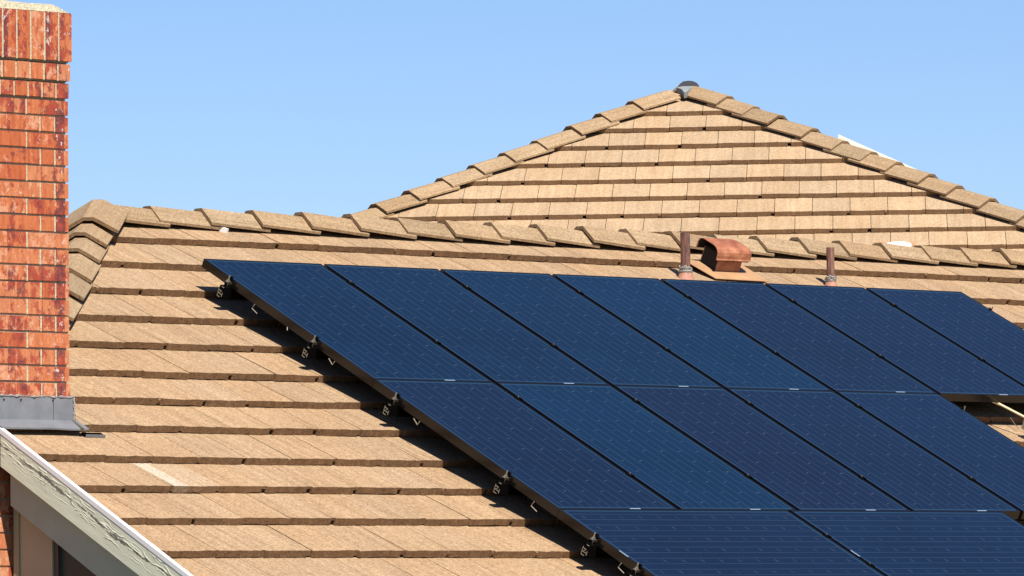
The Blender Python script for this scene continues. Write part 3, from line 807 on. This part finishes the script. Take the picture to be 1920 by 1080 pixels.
for k in range(5):
    a = math.pi / 2 * k / 4; prof.append((V1 - 0.060 + 0.060 * math.sin(a), NT_ - 0.048 + 0.048 * math.cos(a) - 0.0))
prof += [(V1 + 0.001, NB + 0.004), (V1 + 0.006, NB - 0.004)]
HU0, HU1 = 4.215, 4.497
us = [HU0, HU0 + 0.07, HU0 + 0.15, HU1 - 0.05, HU1 - 0.018, HU1]
def hp(u, i, t=0.0):
    a, c = prof[i]; ca, cc = -0.63, 0.13
    sq = 1.0 if u < HU1 - 0.03 else (0.96 if u < HU1 - 0.005 else 0.86)
    if c < NB + 0.01: sq2 = 1.0
    else: sq2 = sq
    aa = ca + (a - ca) * (1 - t) * (1.0 if u < HU1 - .03 else 1.0 - (1 - sq) * 0.5); c2 = NB + (c - NB) * (sq2) - (t * 0.05 if c > NB + 0.01 else 0)
    wob = 0.0015 * noise.noise(Vector((u * 30, a * 30, c * 20)))
    return RF(u, aa, c2 + wob)
for j in range(len(us) - 1):
    for i in range(len(prof) - 1):
        h_.face([hp(us[j], i), hp(us[j], i + 1), hp(us[j + 1], i + 1), hp(us[j + 1], i)])
h_.face([hp(HU1, i) for i in range(len(prof))])
o = h_.build('hood', M['terracotta'], None, weld=True, smooth=False); keep(hv, o)
sol = o.modifiers.new('solid', 'SOLIDIFY'); sol.thickness = 0.003
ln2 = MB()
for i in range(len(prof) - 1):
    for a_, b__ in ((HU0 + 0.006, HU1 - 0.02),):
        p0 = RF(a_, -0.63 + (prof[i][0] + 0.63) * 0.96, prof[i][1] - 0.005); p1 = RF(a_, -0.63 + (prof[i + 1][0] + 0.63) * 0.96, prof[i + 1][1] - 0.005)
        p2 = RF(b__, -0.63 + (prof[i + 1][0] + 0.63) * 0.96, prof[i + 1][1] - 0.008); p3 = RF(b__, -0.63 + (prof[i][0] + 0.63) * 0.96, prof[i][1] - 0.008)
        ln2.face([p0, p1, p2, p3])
o = ln2.build('hood_inner_shade', M['inner_shade'], None); keep(hv, o)  # black sheet set inside the hood to stand in for its shade
pl_ = MB()
pts = [(4.135, -0.70), (4.58, -0.70), (4.592, -0.435), (4.175, -0.445)]
top = [RF(a, b, 0.006 - (0.0 if b < -0.6 else 0.006)) for a, b in pts]; bot = [p - RF.n * 0.003 for p in top]
pl_.prism(top, bot); o = pl_.build('flashing_plate', M['plate'], None); keep(hv, o)

# low white vent on the wing roof
lv = empty('roof_vent', WF.mat(1.55, 3.27, 0)); tag(lv, 'low white roof vent half hidden behind the main ridge at the right', 'roof vent')
b_ = MB(); pts = []
for k in range(7):
    a = math.pi * k / 6; pts.append((0.095 * math.cos(a), 0.022 * math.sin(a) ** 0.7))
LVU, LVV = 1.64, 3.44
b_.prism([WF(LVU + x, LVV - 0.09, z + 0.015) for x, z in pts], [WF(LVU + x * 0.9, LVV + 0.07, z + 0.010) for x, z in pts])
o = b_.build('vent_cover', M['white'], None); keep(lv, o)
b_ = MB(); b_.box(WF, LVU - 0.035, LVU + 0.035, LVV + 0.071, LVV + 0.076, 0.014, 0.028); o = b_.build('vent_slot', M['inner_shade'], None); keep(lv, o)
b_ = MB(); b_.box(WF, LVU - 0.19, LVU + 0.12, LVV - 0.16, LVV + 0.13, 0.002, 0.008); o = b_.build('flashing_plate', M['plate'], None); keep(lv, o)

# cream trim showing over the right hip of the wing
ct = MB()
e = (WF(cs, 1) - WF.O).normalized()
p0 = WF.O + e * 1.80 - Vector((0, 0, 0.035)) + Vector((q, q, 0)) * 0.30
sec = ((0.035, -0.02), (0.152, 0.095), (0.167, 0.085), (0.05, -0.03))
ct.prism([p0 + Vector((0, 0, a)) + Vector((q, q, 0)) * b for a, b in sec],
         [p0 + e * 1.15 + Vector((0, 0, a - .045)) + Vector((q, q, 0)) * b for a, b in sec])
tag(ct.build('roof_trim', M['cream'], None, bevel=0.004), 'cream white trim board poking up behind the right hip of the far roof', 'trim board')

# conduit, wire and chip
cd = empty('conduit', AF.mat(4.6, 1.6, -0.06)); tag(cd, 'pale conduit running out of the dark gap below the top row at the right edge', 'conduit')
c_ = MB(); c_.tube([AF(4.52, 1.30, -0.052), AF(4.608, 1.545, -0.054), AF(4.672, 1.735, -0.062)], 0.0072, 8)
o = c_.build('tube', simple('pale_conduit', (0.75, 0.62, 0.38), 0.5), None); keep(cd, o)
c_ = MB(); c_.box(AF, 4.655, 4.75, 1.73, 1.80, -0.125, -0.055); o = c_.build('junction_box', M['alu'], None, bevel=0.004); keep(cd, o)
c_ = MB(); c_.tube([RF(4.762, 1.533, 0.02), RF(4.752, 1.57, 0.012), RF(4.735, 1.62, 0.004), RF(4.722, 1.665, 0.004)], 0.002, 6)
tag(c_.build('loose_wire', M['wire'], None), 'short loose wire lying on the bare tiles near the right edge', 'wire')
c_ = MB(); c_.prism([RF(a, b, 0.006) for a, b in ((0.790, -0.878), (0.803, -0.880), (0.830, -0.850), (0.818, -0.850))], [RF(a, b, -0.04) for a, b in ((0.790, -0.878), (0.803, -0.880), (0.830, -0.850), (0.818, -0.850))])
tag(c_.build('mortar_chip', M['white'], None), 'small white chip lying on the top tile course below the ridge', 'chip')
